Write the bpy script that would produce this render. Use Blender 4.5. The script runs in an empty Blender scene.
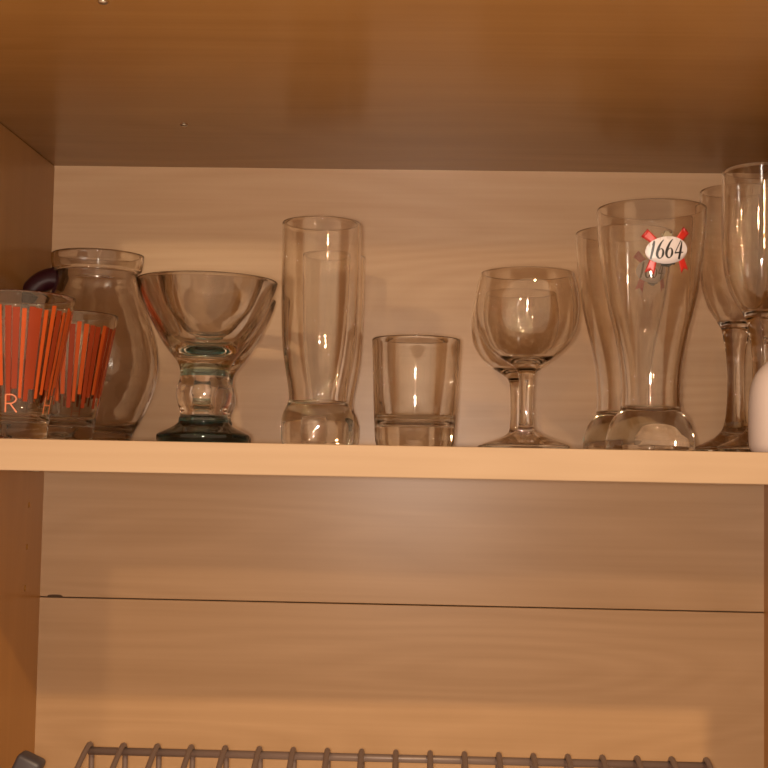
import bpy, bmesh, math, random
from mathutils import Vector, Matrix, noise
random.seed(4)
PI = math.pi
sc = bpy.context.scene
C = sc.collection

# ------------------------------------------------------------------ camera
# World: x right, y into the cabinet (back panel at y = 0), z up, shelf top at z = SZ
SZ = 1.55
FPX, YAW, PITCH, ROLL = 1230.9, .02877, .05797, .018345
CAM = Vector((.2951, -.9684, SZ - .0058))
fwd = Vector((-math.sin(YAW)*math.cos(PITCH), math.cos(YAW)*math.cos(PITCH), math.sin(PITCH)))
rt0 = Vector((math.cos(YAW), math.sin(YAW), 0)); up0 = rt0.cross(fwd)
rt = rt0*math.cos(ROLL) + up0*math.sin(ROLL); up = rt.cross(fwd)
cd = bpy.data.cameras.new('camera'); cam = bpy.data.objects.new('camera', cd); C.objects.link(cam)
m = Matrix((rt, up, -fwd)).transposed().to_4x4(); m.translation = CAM
cam.matrix_world = m
cd.sensor_width = 36; cd.sensor_fit = 'HORIZONTAL'; cd.lens = 36*FPX/768; cd.clip_start = .01
sc.camera = cam

# ------------------------------------------------------------------ world, lights, exposure
sc.view_settings.view_transform = 'Standard'; sc.view_settings.look = 'None'
sc.view_settings.gamma = 1; sc.view_settings.use_curve_mapping = False
sc.view_settings.exposure = 0.0
sc.cycles.max_bounces = 24; sc.cycles.transmission_bounces = 24; sc.cycles.glossy_bounces = 8
sc.cycles.transparent_max_bounces = 32; sc.cycles.diffuse_bounces = 4
sc.cycles.caustics_refractive = True; sc.cycles.caustics_reflective = True
sc.cycles.sample_clamp_indirect = 0; sc.cycles.blur_glossy = .3
w = bpy.data.worlds.new('world'); sc.world = w; w.use_nodes = True
w.node_tree.nodes['Background'].inputs[0].default_value = (1.0, .62, .36, 1)
w.node_tree.nodes['Background'].inputs[1].default_value = .92

def lamp(name, kind, loc, power, col, size=.1, target=None):
    d = bpy.data.lights.new(name, kind); o = bpy.data.objects.new(name, d); C.objects.link(o)
    o.location = loc; d.energy = power; d.color = col
    if kind == 'AREA':
        d.shape = 'DISK'; d.size = size
        o.rotation_euler = (Vector(target) - Vector(loc)).to_track_quat('-Z', 'Y').to_euler()
    else:
        d.shadow_soft_size = size
    d.cycles.is_caustics_light = True
    return o
# the phone's own flash, right beside its lens
flash = lamp('phone_flash', 'POINT', CAM + Vector((-.007, -.004, -.001)), 12, (1.0, .84, .70), .011)
flash.data.cycles.is_caustics_light = True
# two warm ceiling lamps of the kitchen, behind the photographer
lamp('ceiling_lamp_light', 'AREA', (.734, -1.8, SZ + 1.07), 21.0, (1.0, .66, .34), .05, (.28, 0, 1.3))
lamp('wall_lamp_light', 'AREA', (-.213, -1.8, SZ + .46), 4.5, (1.0, .66, .34), .05, (.28, 0, 1.3))

# ------------------------------------------------------------------ helpers
def at(px, py, Y):
    """world point on the plane y = Y seen at pixel (px, py)"""
    d = fwd*FPX + rt*(px - 384) - up*(py - 384)
    return CAM + d*((Y - CAM.y)/d.y)
def tag(o, label=None, cat=None, group=None, kind=None):
    for k, v in (('label', label), ('category', cat), ('group', group), ('kind', kind)):
        if v: o[k] = v
    return o
def link(name, me, mat=None, parent=None, loc=None):
    o = bpy.data.objects.new(name, me); C.objects.link(o)
    if mat is not None and me is not None and not me.materials: me.materials.append(mat)
    if parent is not None: o.parent = parent
    if me is not None and parent is not None and name in ('back_panel', 'shelf', 'side_panel', 'top_panel'): o.cycles.is_caustics_receiver = True
    if loc is not None: o.location = loc
    return o
def empty(name, loc, label, cat, group=None):
    o = link(name, None, loc=loc); o.empty_display_size = .02
    return tag(o, label, cat, group)
def from_bm(name, bm, mat, parent=None, smooth=False, loc=None):
    bmesh.ops.recalc_face_normals(bm, faces=bm.faces[:]) if not smooth == 'keep' else None
    me = bpy.data.meshes.new(name); bm.to_mesh(me); bm.free()
    if smooth: 
        for p in me.polygons: p.use_smooth = True
    return link(name, me, mat, parent, loc)
def box_bm(x0, x1, y0, y1, z0, z1, bev=0.0, seg=2):
    bm = bmesh.new()
    bmesh.ops.create_cube(bm, size=1)
    for v in bm.verts:
        v.co = Vector((x0 + (v.co.x+.5)*(x1-x0), y0 + (v.co.y+.5)*(y1-y0), z0 + (v.co.z+.5)*(z1-z0)))
    if bev: bmesh.ops.bevel(bm, geom=bm.edges[:], offset=bev, segments=seg, profile=.5, affect='EDGES')
    return bm
def tube_bm(pts, r, n=10, bm=None, caps=True):
    bm = bm or bmesh.new(); pts = [Vector(p) for p in pts]; rings = []
    T = []
    for i in range(len(pts)):
        T.append((pts[min(i+1, len(pts)-1)] - pts[max(i-1, 0)]).normalized())
    a = T[0].orthogonal().normalized()
    for i, p in enumerate(pts):
        a = (a - T[i]*a.dot(T[i])).normalized(); b = T[i].cross(a)
        rr = r[i] if isinstance(r, (list, tuple)) else r
        rings.append([bm.verts.new(p + (a*math.cos(2*PI*k/n) + b*math.sin(2*PI*k/n))*rr) for k in range(n)])
    for i in range(len(rings)-1):
        for k in range(n):
            bm.faces.new((rings[i][k], rings[i][(k+1) % n], rings[i+1][(k+1) % n], rings[i+1][k]))
    if caps: bm.faces.new(rings[0][::-1]); bm.faces.new(rings[-1])
    return bm
def spline(pts, n=6):
    """Catmull-Rom through (r, z) points"""
    out = []
    P = [pts[0]] + list(pts) + [pts[-1]]
    for i in range(1, len(P)-2):
        p0, p1, p2, p3 = P[i-1], P[i], P[i+1], P[i+2]
        for k in range(n):
            t = k/n
            out.append(tuple(.5*((2*p1[j]) + (-p0[j]+p2[j])*t + (2*p0[j]-5*p1[j]+4*p2[j]-p3[j])*t*t
                       + (-p0[j]+3*p1[j]-3*p2[j]+p3[j])*t**3) for j in range(len(p1))))
    out.append(tuple(pts[-1]))
    return out
def lathe_me(name, prof, n=72, deform=None):
    """surface of revolution, profile run keeps normals outward when it goes up the outside"""
    vs, fs, rows = [], [], []
    for r, z in prof:
        if r < 1e-6:
            rows.append([len(vs)]); vs.append((0, 0, z))
        else:
            rows.append(list(range(len(vs), len(vs)+n)))
            for k in range(n):
                a = 2*PI*k/n; vs.append((r*math.cos(a), r*math.sin(a), z))
    for A, B in zip(rows, rows[1:]):
        for k in range(n):
            k2 = (k+1) % n
            if len(A) == 1 and len(B) == 1: continue
            if len(A) == 1: fs.append((A[0], B[k2], B[k]))
            elif len(B) == 1: fs.append((A[k], A[k2], B[0]))
            else: fs.append((A[k], A[k2], B[k2], B[k]))
    if deform: vs = [deform(*v) for v in vs]
    me = bpy.data.meshes.new(name); me.from_pydata(vs, [], fs); me.update()
    for p in me.polygons: p.use_smooth = True
    return me
def outline(cx, Y, rows, n=5):
    """(pixel row, half width) down the silhouette -> base location, list of (radius, height) from the base up"""
    s = FPX/(Y - CAM.y)
    base = at(cx, rows[-1][0], Y); base.z = SZ + .0003
    pr = []
    for y, hw in rows:
        z = at(cx, y, Y).z - SZ
        pr.append((hw/s, z))
    pr.reverse()
    pr[0] = (pr[0][0], .0002)
    return base, pr

# ------------------------------------------------------------------ materials
def mat(name):
    m = bpy.data.materials.new(name); m.use_nodes = True
    nt = m.node_tree; return m, nt, nt.nodes['Principled BSDF']
def N(nt, t, **kw):
    n = nt.nodes.new(t)
    for k, v in kw.items(): setattr(n, k, v)
    return n
def wood(name, c1, c2, axis='X', rough=.3, seed=0., scale=1.0, spec=.5):
    m, nt, b = mat(name); L = nt.links.new
    tc = N(nt, 'ShaderNodeTexCoord'); mp = N(nt, 'ShaderNodeMapping')
    L(tc.outputs['Object'], mp.inputs[0]); mp.inputs['Location'].default_value = (seed, seed*.7, seed*1.3)
    # cathedral figure: distance field of very long, slightly warped growth rings
    wv = N(nt, 'ShaderNodeTexNoise'); wv.inputs['Scale'].default_value = 3.2; wv.inputs['Detail'].default_value = 2
    st = {'X': (.35, 1, 2.6), 'Y': (1, .35, 1), 'Z': (2.6, 1, .35)}[axis]
    mp.inputs['Scale'].default_value = tuple(s*scale for s in st)
    L(mp.outputs[0], wv.inputs['Vector'])
    mul = N(nt, 'ShaderNodeMath', operation='MULTIPLY'); mul.inputs[1].default_value = 24
    L(wv.outputs[0], mul.inputs[0])
    fr = N(nt, 'ShaderNodeMath', operation='PINGPONG'); fr.inputs[1].default_value = .5
    L(mul.outputs[0], fr.inputs[0])
    # fine streaks
    mp2 = N(nt, 'ShaderNodeMapping'); L(tc.outputs['Object'], mp2.inputs[0])
    st2 = {'X': (5, 260, 260), 'Y': (260, 5, 260), 'Z': (260, 260, 5)}[axis]
    mp2.inputs['Scale'].default_value = st2
    n2 = N(nt, 'ShaderNodeTexNoise'); n2.inputs['Scale'].default_value = 1.0; n2.inputs['Detail'].default_value = 4
    L(mp2.outputs[0], n2.inputs['Vector'])
    # mid bands
    mp3 = N(nt, 'ShaderNodeMapping'); L(tc.outputs['Object'], mp3.inputs[0])
    st3 = {'X': (2.5, 45, 45), 'Y': (45, 2.5, 45), 'Z': (45, 45, 2.5)}[axis]
    mp3.inputs['Scale'].default_value = st3; mp3.inputs['Location'].default_value = (seed*3, seed, seed*2)
    n3 = N(nt, 'ShaderNodeTexNoise'); n3.inputs['Scale'].default_value = 1.0; n3.inputs['Detail'].default_value = 3
    L(mp3.outputs[0], n3.inputs['Vector'])
    a1 = N(nt, 'ShaderNodeMath', operation='MULTIPLY_ADD'); a1.inputs[1].default_value = .34; L(fr.outputs[0], a1.inputs[0])
    a2 = N(nt, 'ShaderNodeMath', operation='MULTIPLY_ADD'); a2.inputs[1].default_value = .60; L(n3.outputs[0], a2.inputs[0])
    a3 = N(nt, 'ShaderNodeMath', operation='MULTIPLY'); a3.inputs[1].default_value = .45; L(n2.outputs[0], a3.inputs[0])
    L(a3.outputs[0], a2.inputs[2]); L(a2.outputs[0], a1.inputs[2])
    rp = N(nt, 'ShaderNodeValToRGB'); L(a1.outputs[0], rp.inputs[0])
    rp.color_ramp.elements[0].position = .40; rp.color_ramp.elements[0].color = (*c2, 1)
    rp.color_ramp.elements[1].position = .85; rp.color_ramp.elements[1].color = (*c1, 1)
    L(rp.outputs[0], b.inputs['Base Color'])
    b.inputs['Roughness'].default_value = rough; b.inputs['Specular IOR Level'].default_value = spec
    bp = N(nt, 'ShaderNodeBump'); bp.inputs['Strength'].default_value = .03; bp.inputs['Distance'].default_value = .0005
    L(n2.outputs[0], bp.inputs['Height']); L(bp.outputs[0], b.inputs['Normal'])
    return m
def plain(name, col, rough=.5, metal=0, spec=.5, var=.06, sc_=60):
    m, nt, b = mat(name); L = nt.links.new
    n = N(nt, 'ShaderNodeTexNoise'); n.inputs['Scale'].default_value = sc_
    tc = N(nt, 'ShaderNodeTexCoord'); L(tc.outputs['Object'], n.inputs['Vector'])
    mx = N(nt, 'ShaderNodeMix', data_type='RGBA'); L(n.outputs[0], mx.inputs[0])
    mx.inputs[6].default_value = (*[c*(1-var) for c in col], 1); mx.inputs[7].default_value = (*[min(1, c*(1+var)) for c in col], 1)
    L(mx.outputs[2], b.inputs['Base Color'])
    b.inputs['Roughness'].default_value = rough; b.inputs['Metallic'].default_value = metal
    b.inputs['Specular IOR Level'].default_value = spec
    return m
def glass(name, col=(.995, .985, .962), ior=1.5, rough=.0, wavy=0., stretch=None):
    m, nt, b = mat(name); L = nt.links.new
    b.inputs['Transmission Weight'].default_value = 1; b.inputs['IOR'].default_value = ior
    b.inputs['Base Color'].default_value = (*col, 1); b.inputs['Roughness'].default_value = rough
    b.inputs['Coat Weight'].default_value = .12; b.inputs['Coat Roughness'].default_value = .035
    if wavy:
        tc = N(nt, 'ShaderNodeTexCoord'); n = N(nt, 'ShaderNodeTexNoise'); n.inputs['Scale'].default_value = 1 if stretch else 45
        mp = N(nt, 'ShaderNodeMapping'); mp.inputs['Scale'].default_value = stretch or (1, 1, 1)
        L(tc.outputs['Object'], mp.inputs[0]); L(mp.outputs[0], n.inputs['Vector'])
        bp = N(nt, 'ShaderNodeBump'); bp.inputs['Strength'].default_value = wavy; bp.inputs['Distance'].default_value = .004
        L(n.outputs[0], bp.inputs['Height']); L(bp.outputs[0], b.inputs['Normal'])
    return m
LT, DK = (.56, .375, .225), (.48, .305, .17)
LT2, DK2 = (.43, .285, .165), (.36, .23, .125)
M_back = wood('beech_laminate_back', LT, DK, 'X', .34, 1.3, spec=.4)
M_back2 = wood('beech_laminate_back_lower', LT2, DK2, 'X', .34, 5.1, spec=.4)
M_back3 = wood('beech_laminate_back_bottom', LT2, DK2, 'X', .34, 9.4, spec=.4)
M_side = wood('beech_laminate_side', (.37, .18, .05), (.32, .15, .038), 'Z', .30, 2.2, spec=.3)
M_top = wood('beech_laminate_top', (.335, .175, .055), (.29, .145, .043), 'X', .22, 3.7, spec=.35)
M_shelf = wood('beech_laminate_shelf', (.41, .305, .21), (.37, .27, .18), 'X', .55, 7.7, spec=.15)
M_dark = plain('dark_gap', (.07, .04, .02), .9)
M_screw = plain('screw_metal', (.55, .5, .42), .35, 1)
M_glass = glass('clear_glass', wavy=.02, stretch=(12, 12, 140))
M_glass_w = glass('clear_rippled_glass', wavy=.14)
M_teal = glass('teal_glass', (.006, .075, .10))
M_teal2 = glass('pale_teal_glass', (.30, .58, .62))
M_red = plain('enamel_red', (.40, .02, .015), .35)
M_white = plain('enamel_white', (.52, .50, .55), .35, var=.02)
M_ink = plain('enamel_black', (.012, .012, .014), .4)
M_grey = plain('enamel_grey_gold', (.22, .19, .13), .4)
M_orange = plain('enamel_orange', (.36, .058, .008), .6, spec=.2, var=.15)
M_orange_unlit = plain('enamel_orange_unlit', (.20, .026, .005), .6, spec=.2, var=.15)  # stripe orange darkened: shade of the unlit far-side stripes put into the colour
M_letter = plain('enamel_letter_orange', (.50, .15, .06), .45)
M_handle = plain('dark_maroon_plastic', (.030, .005, .010), .28)
M_bottle = plain('white_plastic', (.50, .43, .42), .38, var=.02)
M_cap = plain('white_cap_plastic', (.7, .66, .64), .4)
M_wire = plain('brown_grey_coated_wire', (.17, .125, .11), .38, .15)
M_grip = plain('grey_plastic', (.055, .05, .06), .45)

# ------------------------------------------------------------------ cabinet
W, H, T = .564, .2211, .018
YF = -.37                      # front edge of the sides
ZB = -.46                       # lower end of the sides
SEAM = -.1217
cab = empty('kitchen_wall_cabinet', (W/2, 0, SZ + ZB), 'open beech-laminate wall cabinet whose shelf carries the drinking glasses', 'cabinet')
O = Vector((-W/2, 0, -ZB))      # local origin shift: world (x,y,SZ+z) -> cabinet space
def cab_box(name, x0, x1, y0, y1, z0, z1, mt, bev=.0005):
    o = from_bm(name, box_bm(x0+O.x, x1+O.x, y0, y1, z0+O.z, z1+O.z, bev), mt, cab)
    return o
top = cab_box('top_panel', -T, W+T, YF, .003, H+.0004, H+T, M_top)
cab_box('back_panel', -.006, W+.006, 0, .004, -.010, H+.006, M_back)
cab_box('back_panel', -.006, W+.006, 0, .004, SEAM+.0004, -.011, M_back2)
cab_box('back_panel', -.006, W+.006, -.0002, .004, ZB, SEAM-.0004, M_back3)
gap = cab_box('gap_backing', -.006, W+.006, .0042, .006, ZB, H, M_dark)
tag(gap, 'dark backing seen in the joint between the back boards')
# left side with three drilled shelf-pin holes near the back
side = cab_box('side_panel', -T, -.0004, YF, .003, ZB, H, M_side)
def drill(o, cuts):
    tmp = []
    for (c, axis, r, d) in cuts:
        bm = bmesh.new(); bmesh.ops.create_cone(bm, cap_ends=True, segments=20, radius1=r, radius2=r, depth=d)
        R = Matrix.Rotation(PI/2, 4, 'Y') if axis == 'X' else Matrix.Identity(4)
        bmesh.ops.transform(bm, matrix=Matrix.Translation(c) @ R, verts=bm.verts)
        me = bpy.data.meshes.new('cut'); bm.to_mesh(me); bm.free()
        c_ = bpy.data.objects.new('cut', me); C.objects.link(c_); c_.parent = o.parent
        md = o.modifiers.new('b', 'BOOLEAN'); md.object = c_; md.operation = 'DIFFERENCE'; md.solver = 'EXACT'
        tmp.append(c_)
    bpy.context.view_layer.update()
    dg = bpy.context.evaluated_depsgraph_get()
    me = bpy.data.meshes.new_from_object(o.evaluated_get(dg))
    o.modifiers.clear(); old = o.data; o.data = me; bpy.data.meshes.remove(old)
    for c_ in tmp: bpy.data.objects.remove(c_)
holes = []
for px, py in ((29, 505), (27, 547), (25, 588)):
    d = fwd*FPX + rt*(px-384) - up*(py-384); q = CAM + d*((-.0004-CAM.x)/d.x)
    holes.append((Vector((O.x-.0004, q.y, q.z-SZ+O.z)), 'X', .0026, .018))
drill(side, holes)
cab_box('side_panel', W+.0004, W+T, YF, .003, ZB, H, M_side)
# the shelf rests on pins between the sides
cab_box('shelf', .0006, W-.0006, -.255, -.0006, -.0185, 0, M_shelf, .0007)
for (sx, sy) in ((.002, -.04), (.002, -.21), (W-.002, -.04), (W-.002, -.21)):
    bm = bmesh.new(); bmesh.ops.create_cone(bm, cap_ends=True, segments=12, radius1=.0022, radius2=.0022, depth=.012)
    bmesh.ops.transform(bm, matrix=Matrix.Translation((sx+O.x, sy, -.0208+O.z)) @ Matrix.Rotation(PI/2, 4, 'Y'), verts=bm.verts)
    from_bm('shelf_pin', bm, M_screw, cab, True)
def ceil_screw(px, py):
    # point on the underside of the top panel
    d = fwd*FPX + rt*(px-384) - up*(py-384); p = CAM + d*((SZ+H-CAM.z)/d.z)
    bm = bmesh.new(); bmesh.ops.create_uvsphere(bm, u_segments=14, v_segments=8, radius=.0026)
    for v in bm.verts: v.co.z *= .45
    bmesh.ops.transform(bm, matrix=Matrix.Translation((p.x-W/2, p.y, H+O.z)), verts=bm.verts)
    tag(from_bm('screw', bm, M_screw, cab, True), 'small metal screw point in the top panel')
ceil_screw(184, 125); ceil_screw(103, 2)
# chipped splinter of laminate at the left end of the joint
p = at(55, 597, 0)
bm = bmesh.new(); n_ = 14; vs = []
for k in range(n_):
    a = 2*PI*k/n_; vs.append(bm.verts.new((p.x-W/2 + .0062*math.cos(a), -.0003, p.z-SZ+O.z + .0006 + (.0017 if math.sin(a) > 0 else .0006)*math.sin(a)*(.8+.3*random.random()))))
f = bm.faces.new(vs); r_ = bmesh.ops.extrude_face_region(bm, geom=[f])
for v in r_['geom']:
    if isinstance(v, bmesh.types.BMVert): v.co.y += .0004
tag(from_bm('chip', bm, M_dark, cab), 'small dark chip in the laminate at the joint')

# ------------------------------------------------------------------ glassware
def caster(o):
    o.cycles.is_caustics_caster = True
    return o
def vessel(name, cx, Y, rows, floor_row, wall, cuts, label, cat, group, foot_in=.0, mat_=None, mats={}, lean=None, inner=None, n=72, zscale=1, rotz=0, deform=None, sub=5, round_in=0, round_z=7):
    """Open glass vessel. rows: silhouette; floor_row: pixel row of the inside floor; cuts: [(part name, z from pixel row)...] from base up"""
    base, pr = outline(cx, Y, rows)
    s = FPX/(Y - CAM.y)
    zr = lambda row: at(cx, row, Y).z - SZ
    outer = spline(pr, sub)
    zf = zr(floor_row); zt = outer[-1][1]
    # inner surface
    def rout(z):
        for a, b in zip(outer, outer[1:]):
            if a[1] <= z <= b[1] and b[1] > a[1]:
                t = (z-a[1])/(b[1]-a[1]); return a[0] + (b[0]-a[0])*t
        return outer[-1][0]
    inn = []
    if inner: ctrl = [(hw/s, zr(row)) for row, hw in inner]    # from the rim down to the floor
    else:
        ctrl = []
        K = 16
        r0 = None
        for k in range(K+1):
            t = k/K; z = zt - (zt - zf)*t
            th = wall[0] + (wall[1]-wall[0])*t**2
            ctrl.append((rout(z) - th, z))
        # round the floor corner
        rf = ctrl[-1][0]
        rr, rz = (rf*.93*round_in, round_z/s) if round_in else (min(rf*.35, .006),)*2
        ctrl = [c for c in ctrl if c[1] > zf + rz]
        for k in range(0, 6):
            a = PI/2*k/5
            ctrl.append((rout(zf+rz*(1-math.sin(a))) - wall[1] - rr*(1-math.cos(a)), zf + rz*(1-math.sin(a))))
    inn = spline(ctrl, 3)
    rim_r = (outer[-1][0] + inn[0][0])/2; hr = (outer[-1][0] - inn[0][0])/2
    rim = [(rim_r + hr*math.cos(a), zt + hr*math.sin(a)) for a in [PI*k/6 for k in range(1, 6)]]
    bottom = [(0, foot_in), (outer[0][0]*.55, foot_in*.75), (outer[0][0]*.86, .0001 if foot_in else 0)] if foot_in else [(0, 0)]
    bottom = [b_ for b_ in bottom] + [(outer[0][0]*.97, 0.0)]
    full = bottom + outer + rim + inn + [(0, inn[-1][1])]
    root = empty(name, base, label, cat, group)
    root.rotation_euler.z = rotz
    # split the closed surface into open part meshes that share their border rings
    nout = len(bottom) + len(outer)
    zc = [zr(c[1]) for c in cuts[1:]]
    parts = []; names = [c[0] for c in cuts]
    idx = 0
    bounds = [0]
    for z in zc:
        j = min(range(len(bottom), nout), key=lambda i: abs(full[i][1]-z)); bounds.append(j)
    bounds.append(len(full)-1)
    for k, nm in enumerate(names):
        seg = full[bounds[k]:bounds[k+1]+1]
        if deform: dfm = deform
        else: dfm = None
        me = lathe_me(nm, seg, n, dfm)
        mt = mats.get(nm, mat_ or M_glass)
        o = caster(link(nm, me, mt, root))
        parts.append(o)
    root['rim'] = zt
    if zscale != 1: root.scale = (1, 1, zscale)
    return root, rout
def copy_tree(o, parent=None):
    c = o.copy(); C.objects.link(c); c.parent = parent
    for ch in list(o.children): copy_tree(ch, c)
    return c
def place_copy(src, px, Y, label, row=447):
    c = copy_tree(src); p = at(px, row, Y); c.location = (p.x, Y, SZ + .0003); c['label'] = label
    return c

# --- tall glasses with a pinched waist
hb, _ = vessel('highball_glass', 317.3, -.185, [(225, 40), (262, 39.8), (300, 39.2), (340, 37.6), (365, 34.6), (385, 31), (397, 29.6), (404, 30.4), (412, 34), (422, 36.6), (434, 36.6), (443, 35.4)],
    409, (.0016, .0030), [('base', 999), ('body', 404)], 'tall clear glass with a pinched waist and thick bulging base, front one of the pair', 'glass', 'tall glasses with a pinched waist', foot_in=.003, round_in=.8, round_z=6)
place_copy(hb, 327.5, -.052, 'tall clear pinched-waist glass half hidden behind its twin, nearer the back panel')
# --- tumbler
vessel('tumbler_glass', 414.5, -.165, [(341, 44.3), (375, 42.9), (410, 41.4), (437, 39.9), (442, 39.4), (446, 38)],
    427, (.0019, .0032), [('base', 999), ('body', 427)], 'short plain clear tumbler standing alone in the middle of the shelf', 'glass', None, foot_in=.0015)
# --- wine glasses
wg, _ = vessel('wine_glass', 525.6, -.165, [(275, 47), (286, 50), (300, 52.2), (314, 52.6), (330, 49.6), (344, 42.5), (355, 31.5), (363, 19.5), (369, 11), (376, 8), (388, 7), (405, 6.8), (422, 7.2), (430, 9), (435, 16), (440, 28), (444, 40), (446, 43.4), (448.4, 43.2)],
    361, (.0013, .0022), [('foot', 999), ('stem', 432), ('bowl', 371)], 'round-bowled clear wine glass on a short stem, front one right of the tumbler', 'wine glass', 'round wine glasses')
place_copy(wg, 516, -.060, 'round-bowled clear wine glass standing directly behind another wine glass, stem just left of it')
# --- footed dessert goblets with teal foot
gb, _ = vessel('dessert_goblet', 203.0, -.202, [(282.5, 71), (292, 68.3), (306, 63), (320, 56), (334, 48.5), (346, 41), (356, 33), (364, 27), (371, 24.8), (377, 24.4), (384, 26), (391, 28), (398, 28), (405, 26), (411, 23.8), (416, 23.4), (418.5, 24.6), (421, 25), (423, 25.2), (427, 30), (431, 38), (434.5, 45), (437, 46.4), (441, 46)],
    352, (.002, .004), [('foot', 999), ('stem', 421), ('collar', 377), ('bowl', 366)], 'wide flared dessert goblet on a dark teal foot, front one beside the jug', 'goblet', 'dessert goblets with teal feet',
    mats={'foot': M_teal, 'collar': M_teal2}, inner=[(282.5, 69), (292, 64), (306, 57), (318, 50), (330, 42), (340, 34), (348, 24), (352, 12)])
place_copy(gb, 209.5, -.108, 'wide flared dessert goblet on a dark teal foot, mostly hidden behind the front goblet')
# --- beer glasses
def digit_strokes():
    # each stroke: list of (x, y, width) in units where the whole number is about 1.75 wide and .8 high
    S = []
    def one(x): return [[(x+.02, .60, .02), (x+.13, .76, .05), (x+.04, .40, .085), (x-.08, 0, .06)]]
    def six(x): return [[(x+.34, .80, .02), (x+.20, .66, .055), (x+.06, .42, .085), (x-.01, .18, .085), (x+.06, .02, .05), (x+.17, .02, .03), (x+.27, .16, .075), (x+.28, .33, .06), (x+.19, .42, .025), (x+.08, .33, .02)]]
    def four(x): return [[(x+.30, .74, .03), (x+.10, .42, .03), (x-.04, .20, .03)], [(x-.05, .20, .045), (x+.15, .21, .04), (x+.42, .22, .03)], [(x+.36, .70, .03), (x+.28, .36, .085), (x+.16, -.08, .075)]]
    return one(.12) + six(.36) + six(.80) + four(1.26)
def ribbon_bm(strokes, sub=6, bold=1.0):
    """flat variable-width strokes in the x-z plane"""
    bm = bmesh.new()
    for st in strokes:
        P = spline(st, sub) if len(st) > 2 else [tuple(q) for q in st]
        P = [(q[0], q[1], q[2]*bold) for q in P]
        prev = None
        for i, (x, y, wd) in enumerate(P):
            a = P[max(i-1, 0)]; b = P[min(i+1, len(P)-1)]
            t = Vector((b[0]-a[0], b[1]-a[1])); t = t.normalized() if t.length > 1e-9 else Vector((1, 0))
            nn = Vector((-t.y, t.x))*wd*.5
            cur = (bm.verts.new((x+nn.x, 0, y+nn.y)), bm.verts.new((x-nn.x, 0, y-nn.y)))
            if prev: bm.faces.new((prev[0], prev[1], cur[1], cur[0]))
            prev = cur
    return bm
def poly_bm(polys):
    bm = bmesh.new()
    for P in polys: bm.faces.new([bm.verts.new((x, 0, y)) for x, y in P])
    return bm
def wrap(bm, rfun, z0, ang, eps, thick=.00006, tilt=0):
    """lay a flat x-z drawing (metres) on the outside of a round glass, facing -y at ang = 0"""
    bmesh.ops.triangulate(bm, faces=bm.faces[:])
    bmesh.ops.subdivide_edges(bm, edges=[e for e in bm.edges if e.calc_length() > .0015], cuts=3, use_grid_fill=True)
    ret = bmesh.ops.extrude_face_region(bm, geom=bm.faces[:])
    new = {v for v in ret['geom'] if isinstance(v, bmesh.types.BMVert)}
    ct, stt = math.cos(tilt), math.sin(tilt)
    for v in bm.verts:
        x, z = v.co.x*ct - v.co.z*stt, v.co.x*stt + v.co.z*ct
        r = rfun(z0+z) + eps + (thick if v in new else 0)
        a = ang + x/rfun(z0+z)
        v.co = Vector((r*math.sin(a), -r*math.cos(a), z0+z))
    return bm
def emblem(root, rfun, z0, ang, hw, hh):
    t = math.radians(5)
    E = [(hw*math.cos(2*PI*k/40), hh*math.sin(2*PI*k/40)) for k in range(40)]
    ov = from_bm('emblem_oval', wrap(poly_bm([E]), rfun, z0, ang, .00012, tilt=t), M_white, root, True)
    tag(ov, 'white enamel oval bearing the number 1664')
    k = hw*2*.86/1.72
    bm = ribbon_bm(digit_strokes(), bold=1.45)
    for v in bm.verts: v.co = Vector(((v.co.x-.86)*k*.94, 0, (v.co.z-.34)*k*1.02))
    from_bm('lettering', wrap(bm, rfun, z0, ang, .00022, tilt=t), M_ink, ov, False)
    def arm(sx, sz, fork):
        a0 = Vector((sx*hw*.50, sz*hh*.62)); a1 = Vector((sx*hw*1.0, sz*hh*1.42 if sz > 0 else sz*hh*1.55))
        if sz < 0: a0 = Vector((sx*hw*.62, sz*hh*.5)); a1 = Vector((sx*hw*.86, sz*hh*1.62))
        d = (a1-a0).normalized(); nn = Vector((-d.y, d.x))*hw*.19
        e = a1 - d*hw*.16
        return [tuple(a0+nn*.8), tuple(a0-nn*.8), tuple(a1-nn*1.15), tuple(e), tuple(a1+nn*1.15)]
    for sx in (-1, 1):
        for sz in (-1, 1):
            from_bm('ribbon', wrap(poly_bm([arm(sx, sz, 1)]), rfun, z0, ang, .00006, tilt=t), M_red, root, True)
    cr = [(-.24*hw, hh*.98), (-.27*hw, hh*1.25), (-.15*hw, hh*1.18), (-.08*hw, hh*1.42), (0, hh*1.22), (.08*hw, hh*1.42), (.15*hw, hh*1.18), (.27*hw, hh*1.25), (.24*hw, hh*.98)]
    from_bm('crest', wrap(poly_bm([cr]), rfun, z0, ang, .00006, tilt=t), M_grey, root, True)
    cr2 = [(-.36*hw, -hh*.92), (.36*hw, -hh*.92), (.30*hw, -hh*1.10), (.10*hw, -hh*1.05), (0, -hh*1.26), (-.10*hw, -hh*1.05), (-.30*hw, -hh*1.10)]
    from_bm('crest', wrap(poly_bm([cr2]), rfun, z0, ang, .00006, tilt=t), M_ink, root, True)
BR = [(211, 54.3), (228, 53.6), (250, 51.8), (270, 49.2), (290, 46.2), (310, 42), (330, 37), (350, 33), (370, 30.2), (390, 29), (404, 29.4), (412, 30.4), (415, 33), (418, 35.8), (424, 39.2), (431, 41.5), (440, 43.4), (450, 43.8)]
bg, rf = vessel('beer_glass', 650.2, -.19, BR, 417, (.0015, .0024), [('base', 999), ('body', 413)],
    'curved beer glass with a white oval 1664 emblem and domed base, front of the pair', 'beer glass', 'curved beer glasses with emblem', foot_in=.0035, round_in=1, round_z=9)
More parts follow.
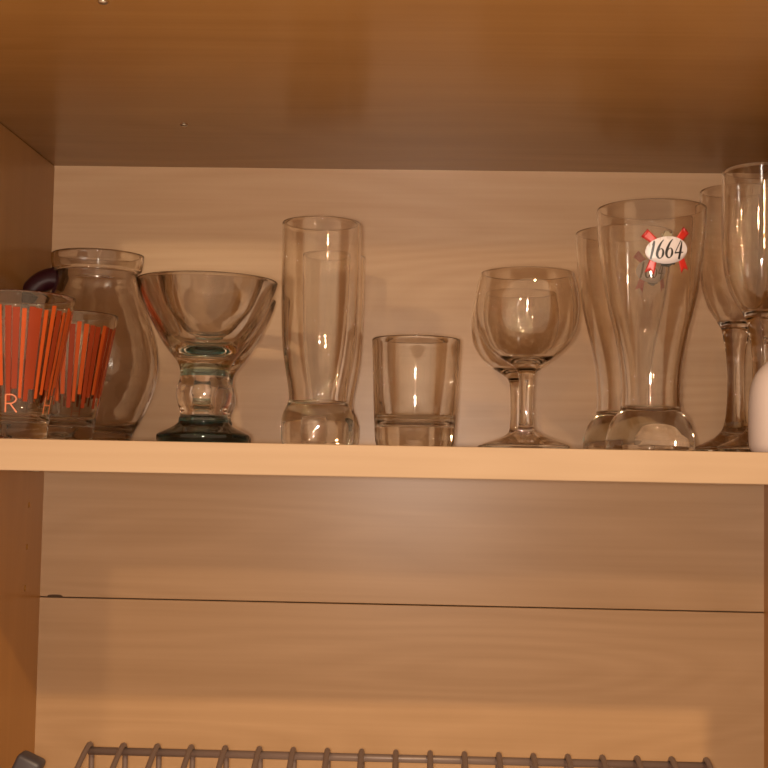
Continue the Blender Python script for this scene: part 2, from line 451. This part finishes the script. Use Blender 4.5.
# back copy first receives its own turned emblem
bg2 = place_copy(bg, 623.2, -.105, 'curved beer glass half hidden behind its twin, its own emblem showing through')
Ys = -.19; s_ = FPX/(Ys - CAM.y)
def emblem_on(root, cx, Y, px, py, hw, hh, bx):
    Yc = Y - .03
    for _ in range(6):                      # the emblem sits on the near side of the wall
        p = at(px, py, Yc); z0 = p.z - SZ
        ang = math.asin(max(-.95, min(.95, (p.x - root.location.x)/rf(z0))))
        Yc = Y - rf(z0)*math.cos(ang)
    k = (Yc - CAM.y)/(Y - CAM.y)
    emblem(root, rf, z0, ang, hw*k, hh*k)
emblem_on(bg, 653, -.19, 667.5, 250.5, 22.2/s_, 13.6/s_, 0)
emblem_on(bg2, 626, -.105, 653.5, 271.5, 22.2/s_, 13.6/s_, 0)
# --- champagne flutes
FL = [(172, 38), (195, 38.6), (225, 39), (252, 38.4), (275, 35.6), (295, 29.5), (309, 21.5), (319, 15.5), (324, 14.2), (332, 12.6), (343, 10.6), (358, 9.2), (375, 8.6), (400, 9.2), (418, 11), (429, 14.5), (437, 22), (443, 33), (447, 41), (449, 42.4), (451.6, 42)]
fl, _ = vessel('champagne_flute', 761.5, -.17, FL, 314, (.0014, .0028), [('foot', 999), ('stem', 433), ('bowl', 319)],
    'tall champagne flute at the right edge, standing behind the white bottle', 'champagne flute', 'champagne flutes')
place_copy(fl, 735.5, -.108, 'champagne flute further back, between the beer glasses and the white bottle')

# --- jug with maroon handle
JR = [(257, 46), (262, 45.8), (267, 45.2), (271, 44), (273, 41.2), (277, 40.4), (284, 41), (292, 43.5), (306, 48.5), (322, 54.5), (340, 60.3), (358, 63.4), (376, 63.4), (393, 59.5), (409, 53.5), (422, 47), (432, 41.5), (438, 38)]
def spout(x, y, z):
    # gentle pouring lip on the right
    a = math.atan2(y, x); t = max(0, (z-.128)/.02); f = math.exp(-(a/.32)**2)*t*t
    return (x*(1+.07*f), y, z + .0012*f)
jug, jr = vessel('glass_jug', 92, -.062, JR, 430, (.0020, .003), [('body', 999), ('neck', 276)],
    'round-bellied clear glass jug with a dark maroon handle in the left corner', 'jug', None, mat_=M_glass_w, deform=spout)
Yj = -.062
J = lambda px, py: Vector((at(px, py, Yj).x - jug.location.x, 0, at(px, py, Yj).z - SZ))
pts = [J(64, 281), J(54, 279), J(43, 282), J(33, 290), J(26, 302), J(21, 322), J(20, 348), J(22, 372), J(28, 388), J(38, 397)]
P3 = spline([tuple(p) for p in pts], 5)
bm = bmesh.new(); prev = None
for i, p in enumerate(P3):
    a = Vector(P3[max(i-1, 0)]); b = Vector(P3[min(i+1, len(P3)-1)]); t = (b-a).normalized(); nn = Vector((-t.z, 0, t.x))
    k = i/(len(P3)-1); hwid = .0088 - .004*k; hd = .0072
    ring = []
    for j in range(14):
        q = 2*PI*j/14; ring.append(bm.verts.new(Vector(p) + nn*hwid*math.copysign(abs(math.cos(q))**.8, math.cos(q)) + Vector((0, 1, 0))*hd*math.copysign(abs(math.sin(q))**.8, math.sin(q))))
    if prev:
        for j in range(14): bm.faces.new((prev[j], prev[(j+1) % 14], ring[(j+1) % 14], ring[j]))
    else: bm.faces.new(ring)
    prev = ring
bm.faces.new(prev)
hd_ = from_bm('handle', bm, M_handle, jug, True); tag(hd_, 'dark maroon plastic handle')
# collar band that clamps the handle round the neck
# --- tapered tumblers with orange stripes
OR = [(298, 57), (330, 51), (365, 44.6), (400, 38.4), (425, 34.4), (436, 33), (440, 31.5)]
ot, orf = vessel('striped_tumbler', 13.0, -.222, OR, 422, (.0016, .0024), [('base', 999), ('body', 424)],
    'tapered clear tumbler printed with orange stripes at the left edge, front one', 'glass', 'tapered tumblers with orange stripes', foot_in=.003)
s_ = FPX/(-.222 - CAM.y)
zt_ = at(13, 318, -.222).z - SZ
def stripe_me(k, z1, z0, wdeg):
    bm = bmesh.new(); K = 8; prev = None
    for i in range(K+1):
        z = z0 + (z1-z0)*i/K; r = orf(z) + .00008
        row = []
        for j in range(3):
            a = math.radians(wdeg)*(j/2-.5)
            row.append(bm.verts.new((r*math.sin(a), -r*math.cos(a), z)))
        if prev:
            for j in range(2): bm.faces.new((prev[j], prev[j+1], row[j+1], row[j]))
        prev = row
    ret = bmesh.ops.extrude_face_region(bm, geom=bm.faces[:])
    for v in ret['geom']:
        if isinstance(v, bmesh.types.BMVert): v.co.x *= 1.003; v.co.y *= 1.003
    bmesh.ops.recalc_face_normals(bm, faces=bm.faces[:])
    me = bpy.data.meshes.new('stripe'); bm.to_mesh(me); bm.free(); me.materials.append(M_orange_unlit if k % 2 else M_orange)
    for p in me.polygons: p.use_smooth = False
    return me
zr = lambda row: at(13, row, -.222).z - SZ
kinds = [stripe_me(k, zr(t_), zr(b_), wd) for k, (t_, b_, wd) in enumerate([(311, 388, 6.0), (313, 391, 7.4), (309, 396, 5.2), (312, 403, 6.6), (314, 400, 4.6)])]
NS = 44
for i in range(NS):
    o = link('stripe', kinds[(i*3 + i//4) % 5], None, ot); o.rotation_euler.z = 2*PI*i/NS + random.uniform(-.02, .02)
def glyph(root, strokes, px, py, Y, h):
    bm = ribbon_bm(strokes, 3)
    for v in bm.verts: v.co *= h
    Yc = Y - .02
    for _ in range(6):
        p = at(px, py, Yc); z0 = p.z - SZ
        ang = math.asin(max(-.97, min(.97, (p.x - root.location.x)/orf(z0)))); Yc = Y - orf(z0)*math.cos(ang)
    from_bm('lettering', wrap(bm, orf, z0, ang, .0001), M_letter, root)
Rg = [[(-.3, -.5, .09), (-.3, .5, .09)], [(-.3, .5, .08), (.05, .5, .08), (.25, .36, .08), (.25, .18, .08), (.05, .02, .08), (-.3, 0, .08)], [(-.05, 0, .08), (.32, -.5, .09)]]
Hg = [[(-.3, -.5, .09), (-.3, .5, .09)], [(.3, -.5, .09), (.3, .5, .09)], [(-.3, 0, .09), (.3, 0, .09)]]
glyph(ot, Rg, 11, 404, -.222, .0105); glyph(ot, Hg, 49, 406, -.222, .0105)
ot2 = place_copy(ot, 62, -.143, 'clear orange-striped tumbler behind the leftmost one, in front of the jug')
ot2.rotation_euler.z = math.radians(97); ot2.scale = (1, 1, .975)

# --- white bottle at the right edge, in front of the flute
bt = empty('white_bottle', (at(785, 452, -.222).x, -.222, SZ), 'white plastic bottle cut off by the right edge of the picture', 'bottle')
s_ = FPX/(-.222 - CAM.y)
base, pr = outline(785, -.222, [(350, 9), (356, 11), (361, 16), (367, 22.5), (375, 28.5), (386, 32.6), (400, 34.6), (420, 35), (440, 34.8), (448, 34), (453, 31.5)])
prof = [(0, 0)] + spline(pr, 5) + [(0, pr[-1][1])]
link('body', lathe_me('body', prof, 48), M_bottle, bt)
zt = pr[-1][1]; cp = [(0, zt-.001), (.0075, zt-.001), (.0078, zt), (.0078, zt+.012), (.0072, zt+.013), (0, zt+.013)]
link('cap', lathe_me('cap', cp, 32), M_cap, bt)

# ------------------------------------------------------------------ plate rack
YR = -.105
rack = empty('plate_rack', (W/2, YR, SZ-.33), 'brown-grey wire plate rack with a row of upright hoops below the shelf', 'dish rack')
xa, xb = at(90, 751, YR), at(706, 766, YR)
zb = (xa.z + xb.z)/2
RL = lambda x, y, z: (x - W/2, y - YR, z - (SZ-.33))
from_bm('top_bar', tube_bm([RL(xa.x-.001, YR, zb), RL(xb.x+.001, YR, zb)], .0027, 12), M_wire, rack, True)
xs = [xa.x + (xb.x - xa.x)*i/18 for i in range(19)]
zl = zb - SZ + .33
path = [(0, .0052, -.13), (0, .0050, -.03), (0, .0046, -.004), (0, .002, .0030), (0, -.002, .0046), (0, -.007, .0040), (0, -.018, .0008), (0, -.036, -.006), (0, -.060, -.018), (0, -.080, -.034), (0, -.090, -.055), (0, -.092, -.13)]
pp = spline(path, 4)
hm = None
for x in xs:
    if hm is None:
        o = from_bm('hoop', tube_bm([Vector(p) for p in pp], .0020, 8), M_wire, rack, True); hm = o.data
    else: o = link('hoop', hm, None, rack)
    o.location = (x - W/2, 0, zl)
for (yy, zz) in ((.0052, -.13), (-.092, -.13)):
    from_bm('bottom_bar', tube_bm([(.002-W/2, yy, zl+zz), (W-.002-W/2, yy, zl+zz)], .0030, 12), M_wire, rack, True)
# grey plastic holder at the left wall
pc = at(30, 768, -.12)
g0 = (pc.x - W/2, -.12-YR, pc.z - (SZ-.33))
bm = box_bm(-.0105, .0075, -.008, .008, -.030, .0080, .003, 3)
bmesh.ops.transform(bm, matrix=Matrix.Translation(g0) @ Matrix.Rotation(math.radians(24), 4, 'Y'), verts=bm.verts)
o = from_bm('holder', bm, M_grip, rack, True); tag(o, 'dark grey plastic holder at the left wall')
bm = box_bm(.0005-W/2, g0[0]+.002, g0[1]-.006, g0[1]+.006, g0[2]-.030, g0[2]-.016, .002, 2)
from_bm('bracket', bm, M_grip, rack, True)
for yy in (.0052, -.092):
    from_bm('bracket', tube_bm([(g0[0]-.002, g0[1], g0[2]-.024), (g0[0]-.002, (g0[1]+yy)/2, zl-.08), (g0[0]-.002, yy, zl-.13)], .0025, 8), M_wire, rack, True)
